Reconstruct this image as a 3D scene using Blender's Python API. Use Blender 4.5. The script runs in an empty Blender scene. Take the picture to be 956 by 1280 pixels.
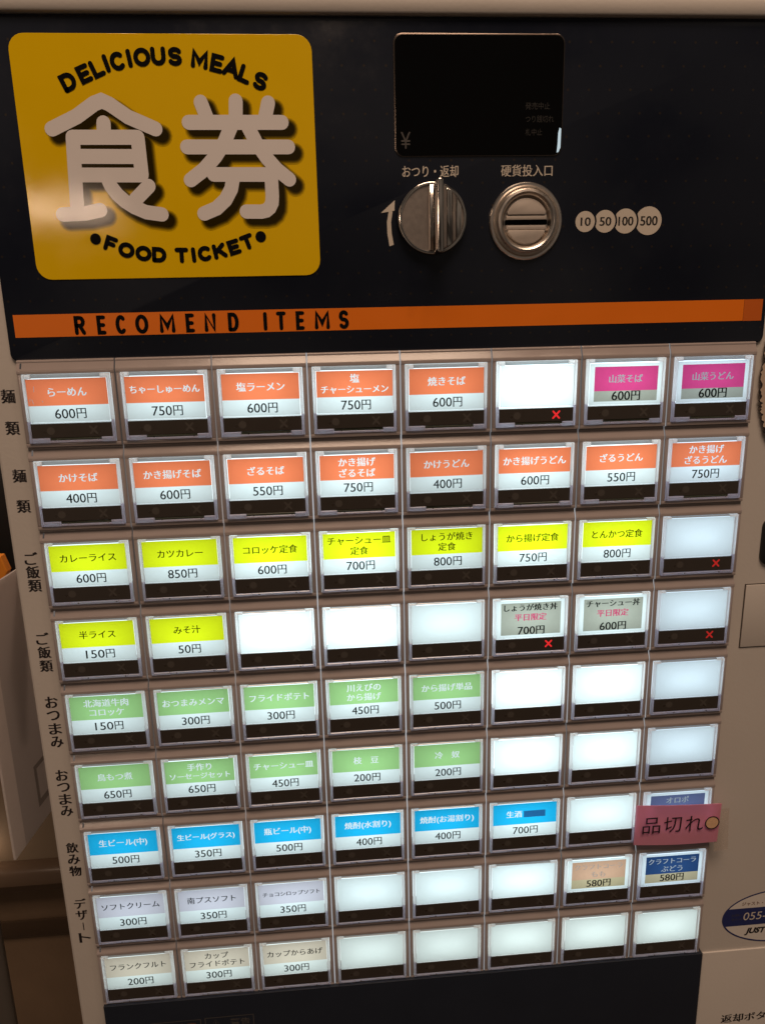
import bpy, bmesh, math, random
from mathutils import Matrix, Vector
random.seed(7)
S = 0.001            # everything below is given in millimetres
H = 1250.0           # height of the middle of the button grid above the floor
sc = bpy.context.scene
COL = sc.collection

# ------------------------------------------------------------------ camera
cam_d = bpy.data.cameras.new('camera')
cam = bpy.data.objects.new('camera', cam_d); COL.objects.link(cam)
RR = ((0.996307, -0.082966, -0.022091), (-0.041678, -0.242419, -0.969276), (0.075062, 0.966618, -0.244981))
right, down, fwd = (Vector(r) for r in RR)
m3 = Matrix((right, -down, -fwd)).transposed()
cam.matrix_world = Matrix.Translation(Vector((-34.74, -328.94, 179.02 + H)) * S) @ m3.to_4x4()
cam_d.sensor_fit = 'VERTICAL'; cam_d.sensor_height = 36.0
cam_d.lens = 947.24 / 1280 * 36.0
cam_d.clip_start = 0.01; cam_d.clip_end = 60
sc.camera = cam

# ------------------------------------------------------------------ world, lamps, exposure
w = bpy.data.worlds.new('World'); sc.world = w; w.use_nodes = True
bg = w.node_tree.nodes['Background']
bg.inputs['Strength'].default_value = 0.046
_nt = w.node_tree          # a dim room with brighter and darker areas
_tc = _nt.nodes.new('ShaderNodeTexCoord'); _no = _nt.nodes.new('ShaderNodeTexNoise'); _no.inputs['Scale'].default_value = 2.6; _no.inputs['Detail'].default_value = 2.0
_rp = _nt.nodes.new('ShaderNodeValToRGB'); _rp.color_ramp.elements[0].position = 0.42; _rp.color_ramp.elements[0].color = (0.16, 0.13, 0.11, 1)
_rp.color_ramp.elements[1].position = 0.68; _rp.color_ramp.elements[1].color = (3.2, 2.6, 2.1, 1)
_nt.links.new(_tc.outputs['Generated'], _no.inputs['Vector']); _nt.links.new(_no.outputs['Fac'], _rp.inputs['Fac']); _nt.links.new(_rp.outputs['Color'], bg.inputs['Color'])
sc.view_settings.view_transform = 'Standard'; sc.view_settings.look = 'None'
sc.view_settings.exposure = 0.0; sc.view_settings.gamma = 1.0
WARM = (1.0, 0.71, 0.51)
def lamp(name, kind, loc, target, energy, size, size_y=None, col=WARM):
    l = bpy.data.lights.new(name, kind); l.energy = energy; l.color = col
    if kind == 'AREA':
        l.size = size * S
        if size_y: l.shape = 'RECTANGLE'; l.size_y = size_y * S
    else: l.shadow_soft_size = size * S
    o = bpy.data.objects.new(name, l); COL.objects.link(o)
    p = Vector((loc[0], loc[1], loc[2] + H)) * S; t = Vector((target[0], target[1], target[2] + H)) * S
    o.location = p; o.rotation_euler = (t - p).to_track_quat('-Z', 'Y').to_euler()
    return o
lamp('ceiling_lamp', 'AREA', (60, -950, 1900), (0, 0, 0), 23.5, 800)
lamp('downlight', 'POINT', (470, -520, 1250), (0, 0, 0), 4.2, 22)
lamp('downlight', 'POINT', (-330, -520, 1300), (0, 0, 0), 1.6, 30)
lamp('wall_lamp', 'AREA', (-465, -1000, 366), (-140, 0, 222), 0.34, 210, 36)
lamp('added_sheet_light', 'POINT', (-470, 210, 330), (0, 0, 0), 1.9, 20)  # added unseen light, makes the hanging sheet glow from its far side
lamp('added_glint_light', 'POINT', (-412, 384, -350), (0, 0, 0), 0.02, 4)  # added unseen light close above the wall rail, for a glint there

# ------------------------------------------------------------------ materials
def nd(nt, t, **kw):
    n = nt.nodes.new(t)
    for k, v in kw.items():
        if k in n.inputs: n.inputs[k].default_value = v
        else: setattr(n, k, v)
    return n
def c4(c): return (c[0], c[1], c[2], 1)
MATS = {}
def mat(name, col, rough=0.5, metal=0.0, spec=0.5, noise=0.0, nscale=60, bump=0.0, bscale=900, coat=0.0, emit=None, es=0.0):
    m = bpy.data.materials.new(name); m.use_nodes = True; nt = m.node_tree; b = nt.nodes['Principled BSDF']
    b.inputs['Base Color'].default_value = c4(col); b.inputs['Roughness'].default_value = rough
    b.inputs['Metallic'].default_value = metal; b.inputs['Specular IOR Level'].default_value = spec
    b.inputs['Coat Weight'].default_value = coat
    tc = nd(nt, 'ShaderNodeTexCoord')
    if noise:
        n = nd(nt, 'ShaderNodeTexNoise', Scale=nscale, Detail=5.0)
        r = nd(nt, 'ShaderNodeMix', data_type='RGBA')
        r.inputs['A'].default_value = c4([x * (1 - noise) for x in col]); r.inputs['B'].default_value = c4([min(1, x * (1 + noise)) for x in col])
        nt.links.new(tc.outputs['Object'], n.inputs['Vector']); nt.links.new(n.outputs['Fac'], r.inputs['Factor'])
        nt.links.new(r.outputs['Result'], b.inputs['Base Color'])
        n2 = nd(nt, 'ShaderNodeMapRange'); n2.inputs['To Min'].default_value = max(0, rough - .08); n2.inputs['To Max'].default_value = min(1, rough + .08)
        nt.links.new(n.outputs['Fac'], n2.inputs['Value']); nt.links.new(n2.outputs['Result'], b.inputs['Roughness'])
    if bump:
        n = nd(nt, 'ShaderNodeTexNoise', Scale=bscale, Detail=2.0); bp = nd(nt, 'ShaderNodeBump', Strength=bump, Distance=0.0004)
        nt.links.new(tc.outputs['Object'], n.inputs['Vector']); nt.links.new(n.outputs['Fac'], bp.inputs['Height']); nt.links.new(bp.outputs['Normal'], b.inputs['Normal'])
    if emit:
        b.inputs['Emission Color'].default_value = c4(emit); b.inputs['Emission Strength'].default_value = es
    MATS[name] = m; return m
def sheet_mat(name, col, gloss=0.05, rough=0.25, diff=0.25, noise=0.03):
    """backlit printed film: light from the lamp behind comes through, a little of the room light is scattered back"""
    m = bpy.data.materials.new(name); m.use_nodes = True; nt = m.node_tree; nt.nodes.clear()
    out = nd(nt, 'ShaderNodeOutputMaterial'); tr = nd(nt, 'ShaderNodeBsdfTranslucent'); df = nd(nt, 'ShaderNodeBsdfDiffuse'); gl = nd(nt, 'ShaderNodeBsdfGlossy', Roughness=rough)
    tc = nd(nt, 'ShaderNodeTexCoord'); n = nd(nt, 'ShaderNodeTexNoise', Scale=420.0, Detail=8.0, Roughness=0.75); r = nd(nt, 'ShaderNodeMix', data_type='RGBA')
    r.inputs['A'].default_value = c4([x * (1 - noise) for x in col]); r.inputs['B'].default_value = c4([min(1, x * (1 + noise)) for x in col])
    nt.links.new(tc.outputs['Object'], n.inputs['Vector']); nt.links.new(n.outputs['Fac'], r.inputs['Factor'])
    nt.links.new(r.outputs['Result'], tr.inputs['Color']); nt.links.new(r.outputs['Result'], df.inputs['Color'])
    m1 = nd(nt, 'ShaderNodeMixShader', Fac=diff); m2 = nd(nt, 'ShaderNodeMixShader', Fac=gloss)
    nt.links.new(tr.outputs[0], m1.inputs[1]); nt.links.new(df.outputs[0], m1.inputs[2])
    nt.links.new(m1.outputs[0], m2.inputs[1]); nt.links.new(gl.outputs[0], m2.inputs[2]); nt.links.new(m2.outputs[0], out.inputs['Surface'])
    MATS[name] = m; return m
def lit_mat(name, mult, tint=(1, 1, 1)):
    """lamp, backlit lettering or imitated light leak: gives off light in the colour stored on its own object"""
    m = bpy.data.materials.new(name); m.use_nodes = True; nt = m.node_tree; nt.nodes.clear()
    out = nd(nt, 'ShaderNodeOutputMaterial'); e = nd(nt, 'ShaderNodeEmission', Strength=mult); oi = nd(nt, 'ShaderNodeObjectInfo')
    mx = nd(nt, 'ShaderNodeMix', data_type='RGBA', blend_type='MULTIPLY'); mx.inputs['Factor'].default_value = 1; mx.inputs['B'].default_value = c4(tint)
    nt.links.new(oi.outputs['Color'], mx.inputs['A']); nt.links.new(mx.outputs['Result'], e.inputs['Color']); nt.links.new(e.outputs[0], out.inputs['Surface'])
    MATS[name] = m; return m

mat('body_paint', (0.615, 0.575, 0.535), 0.42, noise=0.035, nscale=35, bump=0.12, bscale=700)
mat('module_plastic', (0.36, 0.31, 0.30), 0.17, noise=0.05, nscale=90, bump=0.05, bscale=1200)
mat('inner_white', (0.86, 0.87, 0.88), 0.6)
mat('lower_black', (0.013, 0.018, 0.030), 0.38, noise=0.1, nscale=40, bump=0.05)
mat('yellow_print', (0.88, 0.565, 0.003), 0.09, spec=0.45, noise=0.03, nscale=70, bump=0.010, bscale=2600)
for i, f in enumerate((0.72, 0.45, 0.24, 0.10, 0.03)):
    mat('print_fade_%d' % i, (0.88 * f, 0.565 * f, 0.003 * f), 0.09, spec=0.45, bump=0.010, bscale=2600)
mat('kanji_white', (0.83, 0.79, 0.78), 0.09, spec=0.45, noise=0.03, nscale=70, bump=0.010, bscale=2600)
mat('black_print', (0.006, 0.006, 0.007), 0.8, spec=0.05)
mat('orange_print', (0.90, 0.205, 0.006), 0.4, noise=0.04, nscale=60)
mat('orange_tape', (0.62, 0.13, 0.012), 0.4, noise=0.04, nscale=60)
mat('cream_print', (0.66, 0.60, 0.52), 0.45)
mat('grey_print', (0.075, 0.07, 0.068), 0.5)
mat('dim_print', (0.022, 0.021, 0.021), 0.5)
mat('caption_dark', (0.020, 0.018, 0.018), 0.5)
mat('window_black', (0.0022, 0.0022, 0.0024), 0.12, spec=0.12)
mat('rim_chrome', (0.26, 0.21, 0.18), 0.22, metal=1.0)
mat('chrome', (0.78, 0.72, 0.66), 0.13, metal=1.0, noise=0.05, nscale=300)
mat('satin_plate', (0.62, 0.55, 0.49), 0.4, metal=0.25, noise=0.05, nscale=400)
mat('satin_metal', (0.80, 0.74, 0.68), 0.30, metal=1.0, noise=0.06, nscale=400)
mat('knob_disc', (0.50, 0.44, 0.40), 0.34, metal=0.8, noise=0.15, nscale=500)
mat('dark_metal', (0.30, 0.26, 0.23), 0.28, metal=1.0)
mat('slot_black', (0.002, 0.002, 0.002), 0.8, spec=0.0)
mat('strip_brown', (0.048, 0.040, 0.034), 0.30, noise=0.08, nscale=200)
mat('strip_mark', (0.078, 0.068, 0.060), 0.45)
mat('circuit_green', (0.055, 0.065, 0.045), 0.35, noise=0.4, nscale=900)
mat('lit_red', (0.5, 0.01, 0.01), 0.4, emit=(1.0, 0.035, 0.04), es=0.62)
mat('lit_red_dim', (0.4, 0.01, 0.01), 0.4, emit=(1.0, 0.05, 0.04), es=0.26)
mat('painted_rim_glint', (0.5, 0.5, 0.5), 0.4, emit=(0.55, 0.85, 1.0), es=0.55)
mat('navy_print', (0.022, 0.032, 0.14), 0.4)
mat('oval_white', (0.74, 0.70, 0.66), 0.45)
mat('brown_print', (0.16, 0.06, 0.03), 0.5)
mat('ink', (0.016, 0.012, 0.014), 0.5)
mat('tan_dot', (0.78, 0.50, 0.30), 0.5, noise=0.25, nscale=900)
mat('paper_mark', (0.30, 0.275, 0.265), 0.6)
mat('wall_plaster', (0.21, 0.16, 0.11), 0.75, noise=0.14, nscale=18, bump=0.5, bscale=160)
mat('wall_dado', (0.22, 0.15, 0.095), 0.7, noise=0.15, nscale=25, bump=0.4, bscale=200)
mat('rail_wood', (0.075, 0.05, 0.033), 0.22, noise=0.2, nscale=12)
mat('pole_metal', (0.30, 0.28, 0.26), 0.4, metal=0.8)
mat('orange_card', (0.78, 0.26, 0.02), 0.5)
mat('black_plastic', (0.010, 0.010, 0.011), 0.5)
mat('notice_paper', (0.56, 0.44, 0.34), 0.6, noise=0.08, nscale=60)
mat('red_print', (0.5, 0.05, 0.04), 0.5)
mat('floor_tile', (0.14, 0.10, 0.075), 0.5, noise=0.15, nscale=6)
mat('gap_dark', (0.06, 0.045, 0.035), 0.7)

# dark header: gloss film with the faint punched dot pattern of the panel behind
def header_mat():
    m = mat('header_black', (0.011, 0.014, 0.024), 0.12, bump=0.03, bscale=60); nt = m.node_tree; b = nt.nodes['Principled BSDF']
    tc = nd(nt, 'ShaderNodeTexCoord'); sep = nd(nt, 'ShaderNodeSeparateXYZ'); nt.links.new(tc.outputs['Object'], sep.inputs[0])
    def mth(op, a, bb=None):
        n = nd(nt, 'ShaderNodeMath', operation=op)
        for i, v in enumerate((a, bb)):
            if v is None: continue
            if isinstance(v, (int, float)): n.inputs[i].default_value = v
            else: nt.links.new(v, n.inputs[i])
        return n.outputs[0]
    P = 0.0087
    zz = mth('DIVIDE', sep.outputs['Z'], P / 1.0); row = mth('FLOOR', zz)
    xx = mth('ADD', mth('DIVIDE', sep.outputs['X'], P), mth('MULTIPLY', row, 0.5))
    fx = mth('SUBTRACT', mth('FRACT', xx), 0.5); fz = mth('SUBTRACT', mth('FRACT', zz), 0.5)
    d = mth('SQRT', mth('ADD', mth('MULTIPLY', fx, fx), mth('MULTIPLY', fz, fz)))
    k = mth('LESS_THAN', d, 0.055)
    r = nd(nt, 'ShaderNodeMix', data_type='RGBA'); r.inputs['A'].default_value = c4((0.011, 0.014, 0.024)); r.inputs['B'].default_value = c4((0.030, 0.024, 0.020))
    nt.links.new(k, r.inputs['Factor']); nt.links.new(r.outputs['Result'], b.inputs['Base Color'])
    sm = nd(nt, 'ShaderNodeTexNoise', Scale=22.0, Detail=7.0, Roughness=0.7); mr = nd(nt, 'ShaderNodeMapRange')      # wiped smears in the gloss
    mr.inputs['From Min'].default_value = 0.42; mr.inputs['From Max'].default_value = 0.7; mr.inputs['To Min'].default_value = 0.09; mr.inputs['To Max'].default_value = 0.32
    nt.links.new(tc.outputs['Object'], sm.inputs['Vector']); nt.links.new(sm.outputs['Fac'], mr.inputs['Value']); nt.links.new(mr.outputs['Result'], b.inputs['Roughness'])
header_mat()

# backlit films
CARD = dict(white=(0.84, 0.90, 0.90), orange=(0.93, 0.225, 0.095), yellow=(0.82, 0.90, 0.012), green=(0.36, 0.62, 0.24), blue=(0.015, 0.47, 0.84),
            lavender=(0.66, 0.62, 0.70), peach=(0.72, 0.62, 0.52), magenta=(0.60, 0.055, 0.20), greypaper=(0.36, 0.36, 0.30), navy=(0.022, 0.060, 0.16),
            beige=(0.48, 0.39, 0.24), salmon=(0.56, 0.33, 0.22), slate=(0.11, 0.13, 0.24))
for k, v in CARD.items(): sheet_mat('film_' + k, v, noise=0.10 if k in ('magenta', 'greypaper', 'salmon', 'beige') else 0.03)
sheet_mat('frost', (0.99, 0.99, 1.0), gloss=0.05, diff=0.03)
sheet_mat('frost_dim', (0.80, 0.78, 0.90), gloss=0.10, diff=0.14)
sheet_mat('clear_grey', (0.55, 0.58, 0.60), gloss=0.16, diff=0.3)
sheet_mat('slit', (1.0, 1.0, 1.0), gloss=0.05, diff=0.02, noise=0)
sheet_mat('pink_film', (0.92, 0.45, 0.60), gloss=0.05, rough=0.3, diff=0.5)
sheet_mat('paper_grey', (0.66, 0.63, 0.63), gloss=0.02, rough=0.5, diff=0.35)
sheet_mat('paper_light', (0.84, 0.80, 0.79), gloss=0.02, rough=0.5, diff=0.35)
sheet_mat('film_smoke', (0.20, 0.30, 0.44))
lit_mat('led', 1.68); lit_mat('led_spot', 2.45); lit_mat('lit_text', 1.0); lit_mat('seam_glow', 1.0)
lit_mat('lit_text_faint', 0.46, (1.0, 0.72, 0.6))
lit_mat('lit_text_dim', 0.42)
lit_mat('lit_text_pink', 0.62, (1.0, 0.10, 0.25))
def clear_tape():
    m = bpy.data.materials.new('clear_tape'); m.use_nodes = True; nt = m.node_tree; nt.nodes.clear()
    out = nd(nt, 'ShaderNodeOutputMaterial'); a = nd(nt, 'ShaderNodeBsdfTransparent'); b = nd(nt, 'ShaderNodeBsdfPrincipled')
    b.inputs['Base Color'].default_value = (0.6, 0.5, 0.42, 1); b.inputs['Roughness'].default_value = 0.25
    mx = nd(nt, 'ShaderNodeMixShader', Fac=0.28); nt.links.new(a.outputs[0], mx.inputs[1]); nt.links.new(b.outputs[0], mx.inputs[2]); nt.links.new(mx.outputs[0], out.inputs['Surface'])
    MATS['clear_tape'] = m
clear_tape()

# ------------------------------------------------------------------ mesh builder
class MB:
    def __init__(s): s.v = []; s.f = []; s.m = []; s.names = []
    def mi(s, name):
        if name not in s.names: s.names.append(name)
        return s.names.index(name)
    def add(s, vs, fs, m):
        k = len(s.v); s.v += [tuple(v) for v in vs]; i = s.mi(m)
        for f in fs: s.f.append([q + k for q in f]); s.m.append(i)
    def face(s, vs, m): s.add(vs, [list(range(len(vs)))], m)
    def slab(s, poly, yf, yb, m, bev=0.0, back=True, front=True, side_m=None):
        """poly: (x,z) counter-clockwise as seen by the camera; front at yf (nearest), back at yb"""
        n = len(poly)
        ar = sum(poly[i][0] * poly[(i + 1) % n][1] - poly[(i + 1) % n][0] * poly[i][1] for i in range(n))
        if ar < 0: poly = poly[::-1]
        sm = side_m or m
        rings = [[(x, yb, z) for x, z in poly]]
        if bev:
            ins = inset(poly, bev); mid = inset(poly, bev * 0.3)
            rings += [[(x, yf + bev, z) for x, z in poly], [(x, yf + bev * 0.3, z) for x, z in mid], [(x, yf, z) for x, z in ins]]
        else: rings.append([(x, yf, z) for x, z in poly])
        for a, b in zip(rings, rings[1:]):
            for i in range(n):
                j = (i + 1) % n
                s.face([b[i], a[i], a[j], b[j]][::-1] if False else [a[i], a[j], b[j], b[i]], sm)
        if front: s.face(rings[-1], m)
        if back: s.face(rings[0][::-1], m)
    def box(s, x0, x1, z0, z1, yf, yb, m, bev=0.0): s.slab([(x0, z0), (x1, z0), (x1, z1), (x0, z1)], yf, yb, m, bev)
    def extrude_x(s, prof, x0, x1, m):
        """prof: (y,z) loop"""
        n = len(prof); a = [(x0, y, z) for y, z in prof]; b = [(x1, y, z) for y, z in prof]
        for i in range(n):
            j = (i + 1) % n; s.face([a[i], a[j], b[j], b[i]], m)
        s.face(a[::-1], m); s.face(b, m)
    def lathe(s, cx, cz, prof, m, n=64):
        """prof: (r,y) from outside back to centre front"""
        vs = []; fs = []
        for r, y in prof:
            for i in range(n):
                t = 2 * math.pi * i / n; vs.append((cx + r * math.cos(t), y, cz + r * math.sin(t)))
        for k in range(len(prof) - 1):
            for i in range(n):
                j = (i + 1) % n; fs.append([k * n + i, k * n + j, (k + 1) * n + j, (k + 1) * n + i])
        fs.append([(len(prof) - 1) * n + i for i in range(n)])
        s.add(vs, fs, m)
    def stroke(s, pts, hw, y, m, n=8):
        """flat rounded stroke along a polyline"""
        pts = [Vector(p) for p in pts]; L = []; Rr = []
        def dirn(i, j): return (pts[j] - pts[i]).normalized()
        N = len(pts); d0 = dirn(0, 1); d1 = dirn(N - 2, N - 1)
        loop = []
        def perp(d): return Vector((-d.y, d.x))
        a0 = math.atan2(d0.y, d0.x)
        left = [pts[0] + perp(d0) * hw]; rightp = [pts[0] - perp(d0) * hw]
        for i in range(1, N - 1):
            a, b = dirn(i - 1, i), dirn(i, i + 1); p = (perp(a) + perp(b)); p = p / max(.35, p.length_squared / 2)
            left.append(pts[i] + p * hw); rightp.append(pts[i] - p * hw)
        left.append(pts[-1] + perp(d1) * hw); rightp.append(pts[-1] - perp(d1) * hw)
        cap1 = []; a1 = math.atan2(d1.y, d1.x)
        for k in range(1, n):
            t = a1 - math.pi / 2 + math.pi * k / n; cap1.append(pts[-1] + Vector((math.cos(t), math.sin(t))) * hw)
        cap0 = []
        for k in range(1, n):
            t = a0 + math.pi / 2 + math.pi * k / n; cap0.append(pts[0] + Vector((math.cos(t), math.sin(t))) * hw)
        k = len(s.v)
        for i in range(N - 1):
            q = [rightp[i], rightp[i + 1], left[i + 1], left[i]]; s.face([(p.x, y, p.y) for p in q], m)
        s.face([(p.x, y, p.y) for p in [rightp[-1]] + cap1 + [left[-1]]], m)
        s.face([(p.x, y, p.y) for p in [left[0]] + cap0 + [rightp[0]]], m)
    def disc(s, cx, cz, r, y, m, n=28): s.face([(cx + r * math.cos(2 * math.pi * i / n), y, cz + r * math.sin(2 * math.pi * i / n)) for i in range(n)], m)
    def ringf(s, cx, cz, rx, rz, wd, y, m, n=64):
        for i in range(n):
            a, b = 2 * math.pi * i / n, 2 * math.pi * (i + 1) / n
            s.face([(cx + (rx - wd) * math.cos(a), y, cz + (rz - wd) * math.sin(a)), (cx + rx * math.cos(a), y, cz + rz * math.sin(a)),
                    (cx + rx * math.cos(b), y, cz + rz * math.sin(b)), (cx + (rx - wd) * math.cos(b), y, cz + (rz - wd) * math.sin(b))], m)
    def outline(s, x0, x1, z0, z1, t, y, m, y2=None):
        for a in ((x0, x1, z0, z0 + t), (x0, x1, z1 - t, z1), (x0, x0 + t, z0 + t, z1 - t), (x1 - t, x1, z0 + t, z1 - t)):
            s.face([(a[0], y, a[2]), (a[1], y, a[2]), (a[1], y, a[3]), (a[0], y, a[3])], m)
    def text(s, t, cx, cz, y, em, m, xs=1.0, bold=0.0, rot=0.0, width=None, height=None, shear=0.0, align='C', fat=0.0):
        for dx in ((0.0,) if not fat else (-fat, fat)):
            vs, fs, (x0, x1, z0, z1) = glyphs(t, bold)
            k = em; kx = em * xs
            if height: k = kx = height / (z1 - z0); kx *= xs
            if width: kx = width / (x1 - x0)
            ox = {'C': (x0 + x1) / 2, 'L': x0, 'R': x1}[align]; oz = (z0 + z1) / 2
            if not height and not width: oz = 0.36 if all(ord(c) < 256 for c in t) else 0.38
            c_, s_ = math.cos(rot), math.sin(rot); out = []
            for x, z in vs:
                px = (x - ox) * kx + (z - oz) * k * shear + dx; pz = (z - oz) * k
                out.append((cx + px * c_ - pz * s_, y - (0.01 if dx > 0 else 0), cz + px * s_ + pz * c_))
            s.add(out, fs, m)
    def build(s, name, parent=None, off=(0, 0, 0), smooth=False, shift=True):
        me = bpy.data.meshes.new(name)
        dz = H if (parent is None or parent.get('_lift')) and shift else 0
        me.from_pydata([((x + off[0]) * S, (y + off[1]) * S, (z + off[2] + dz) * S) for x, y, z in s.v], [], s.f)
        for n in s.names: me.materials.append(MATS[n])
        me.polygons.foreach_set('material_index', s.m)
        if smooth:
            me.polygons.foreach_set('use_smooth', [True] * len(s.f))
        me.update()
        o = bpy.data.objects.new(name, me); COL.objects.link(o)
        if smooth:
            bm = bmesh.new(); bm.from_mesh(me); bmesh.ops.remove_doubles(bm, verts=bm.verts, dist=1e-7)
            bmesh.ops.recalc_face_normals(bm, faces=bm.faces)
            for e in bm.edges:
                if len(e.link_faces) == 2 and e.calc_face_angle(0) > math.radians(38): e.smooth = False
            bm.to_mesh(me); bm.free()
        if parent: o.parent = parent
        return o
def inset(poly, d):
    n = len(poly); out = []
    for i in range(n):
        p, c, q = Vector(poly[i - 1]), Vector(poly[i]), Vector(poly[(i + 1) % n])
        a = (c - p).normalized(); b = (q - c).normalized()
        na = Vector((-a.y, a.x)); nb = Vector((-b.y, b.x)); v = na + nb
        out.append(tuple(c + v * (d / max(0.3, 1 + na.dot(nb)))))
    return out
def ell(cx, cz, rx, rz, a0, a1, n=12):
    return [(cx + rx * math.cos(math.radians(a0 + (a1 - a0) * k / n)), cz + rz * math.sin(math.radians(a0 + (a1 - a0) * k / n))) for k in range(n + 1)]
LET = {'D': [[(0, 0), (0, 1), (.45, 1)] + ell(.45, .5, .55, .5, 90, -90, 10)[1:] + [(0, 0)]], 'E': [[(1, 1), (0, 1), (0, 0), (1, 0)], [(0, .5), (.88, .5)]],
       'L': [[(0, 1), (0, 0), (.95, 0)]], 'I': [[(.5, 0), (.5, 1)]], 'C': [ell(.5, .5, .5, .5, 48, 312, 16)], 'O': [ell(.5, .5, .5, .5, 0, 180), ell(.5, .5, .5, .5, 180, 360)],
       'U': [[(0, 1), (0, .42)] + ell(.5, .42, .5, .42, 180, 360, 12)[1:] + [(1, 1)]], 'S': [ell(.5, .745, .44, .255, 30, 270, 12)[:-1] + ell(.5, .255, .46, .255, 90, -150, 12)],
       'M': [[(0, 0), (0, 1), (.5, .28), (1, 1), (1, 0)]], 'A': [[(0, 0), (.5, 1), (1, 0)], [(.2, .32), (.8, .32)]], 'F': [[(0, 0), (0, 1), (.95, 1)], [(0, .5), (.82, .5)]],
       'T': [[(0, 1), (1, 1)], [(.5, 1), (.5, 0)]], 'K': [[(0, 0), (0, 1)], [(.92, 1), (.05, .42)], [(.36, .62), (1, 0)]], 'N': [[(0, 0), (0, 1), (1, 0), (1, 1)]],
       'R': [[(0, 0), (0, 1), (.5, 1)] + ell(.55, .745, .42, .255, 90, -90, 8)[1:] + [(0, .49)], [(.5, .49), (1, 0)]]}
def letter(mb, ch, cx, cz, wd, hgt, hw, y, m, rot=0.0, n=6):
    a, b = math.cos(rot), math.sin(rot)
    for i, st_ in enumerate(LET[ch]):
        pts = []
        for x, z in st_:
            x = (x - .5) * (wd - 2 * hw); z = (z - .5) * (hgt - 2 * hw); pts.append((cx + x * a - z * b, cz + x * b + z * a))
        mb.stroke(pts, hw, y - 0.003 * i, m, n)
def rr(x0, x1, z0, z1, r, n=6):
    out = []
    for cx, cz, a in ((x1 - r, z0 + r, -90), (x1 - r, z1 - r, 0), (x0 + r, z1 - r, 90), (x0 + r, z0 + r, 180)):
        for k in range(n + 1):
            t = math.radians(a + 90 * k / n); out.append((cx + r * math.cos(t), cz + r * math.sin(t)))
    return out
_G = {}
def glyphs(t, bold=0.0):
    key = (t, round(bold, 4))
    if key not in _G:
        cu = bpy.data.curves.new('lettering', 'FONT'); cu.body = t; cu.offset = bold; cu.resolution_u = 3
        o = bpy.data.objects.new('lettering', cu); COL.objects.link(o)
        dg = bpy.context.evaluated_depsgraph_get(); dg.update()
        me = bpy.data.meshes.new_from_object(o.evaluated_get(dg))
        vs = [(v.co.x, v.co.y) for v in me.vertices]; fs = [list(p.vertices) for p in me.polygons]
        xs = [v[0] for v in vs]; zs = [v[1] for v in vs]
        _G[key] = (vs, fs, (min(xs), max(xs), min(zs), max(zs)))
        bpy.data.objects.remove(o); bpy.data.curves.remove(cu); bpy.data.meshes.remove(me)
    return _G[key]
def tag(o, label=None, cat=None, group=None, kind=None):
    if label: o['label'] = label
    if cat: o['category'] = cat
    if group: o['group'] = group
    if kind: o['kind'] = kind
    return o
def empty(name, loc, label, cat):
    o = bpy.data.objects.new(name, None); COL.objects.link(o); o.location = Vector(loc) * S; o.empty_display_size = 0.1
    return tag(o, label, cat)

# ------------------------------------------------------------------ the setting
fl = MB(); fl.box(-2500, 2500, -40, 0, -2500, 1500, 'floor_tile'); tag(fl.build('floor', shift=False), kind='structure')
WY = 400
wl = MB(); wl.box(-2500, 2500, 400 - H + 440, 1500, WY, WY + 100, 'wall_plaster'); 
wl.box(-2500, 2500, -H + 1, 400 - H + 439, WY + 3, WY + 100, 'wall_dado')
tag(wl.build('wall'), 'brown plaster wall in the dark behind the ticket machine', 'wall')
rl = MB()
rl.extrude_x([(WY - 1, -400), (WY - 16, -400), (WY - 22, -396), (WY - 24, -388), (WY - 20, -380), (WY - 14, -375), (WY - 1, -374)], -1200, 800, 'rail_wood')
rl.box(-1200, 800, -470, -450, WY - 3, WY - 0.5, 'rail_wood', 1)  # dark strip stands in for a shadow band low on the wall
tag(rl.build('wall_rail', smooth=True), 'dark wooden rail along the wall left of the machine, catching a glint', 'rail')
pl = MB()
n = 24
for k in range(n):
    a, b = 2 * math.pi * k / n, 2 * math.pi * (k + 1) / n
    pl.face([(-290 + 9 * math.cos(a), 150 + 9 * math.sin(a), -H + 6), (-290 + 9 * math.cos(b), 150 + 9 * math.sin(b), -H + 6), (-290 + 9 * math.cos(b), 150 + 9 * math.sin(b), -232), (-290 + 9 * math.cos(a), 150 + 9 * math.sin(a), -232)], 'pole_metal')
pl.face([(-290 + 9 * math.cos(2 * math.pi * k / n), 150 + 9 * math.sin(2 * math.pi * k / n), -232) for k in range(n)], 'pole_metal')
pl.face([(-290 + 60 * math.cos(2 * math.pi * k / n), 150 + 60 * math.sin(2 * math.pi * k / n), -H + 6) for k in range(n)], 'pole_metal')
for k in range(n):
    a, b = 2 * math.pi * k / n, 2 * math.pi * (k + 1) / n
    pl.face([(-290 + 60 * math.cos(a), 150 + 60 * math.sin(a), -H), (-290 + 60 * math.cos(b), 150 + 60 * math.sin(b), -H), (-290 + 60 * math.cos(b), 150 + 60 * math.sin(b), -H + 6), (-290 + 60 * math.cos(a), 150 + 60 * math.sin(a), -H + 6)], 'pole_metal')
tag(pl.build('metal_pole', smooth=True), 'grey metal pole standing at the lower left beside the machine', 'pole')

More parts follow.
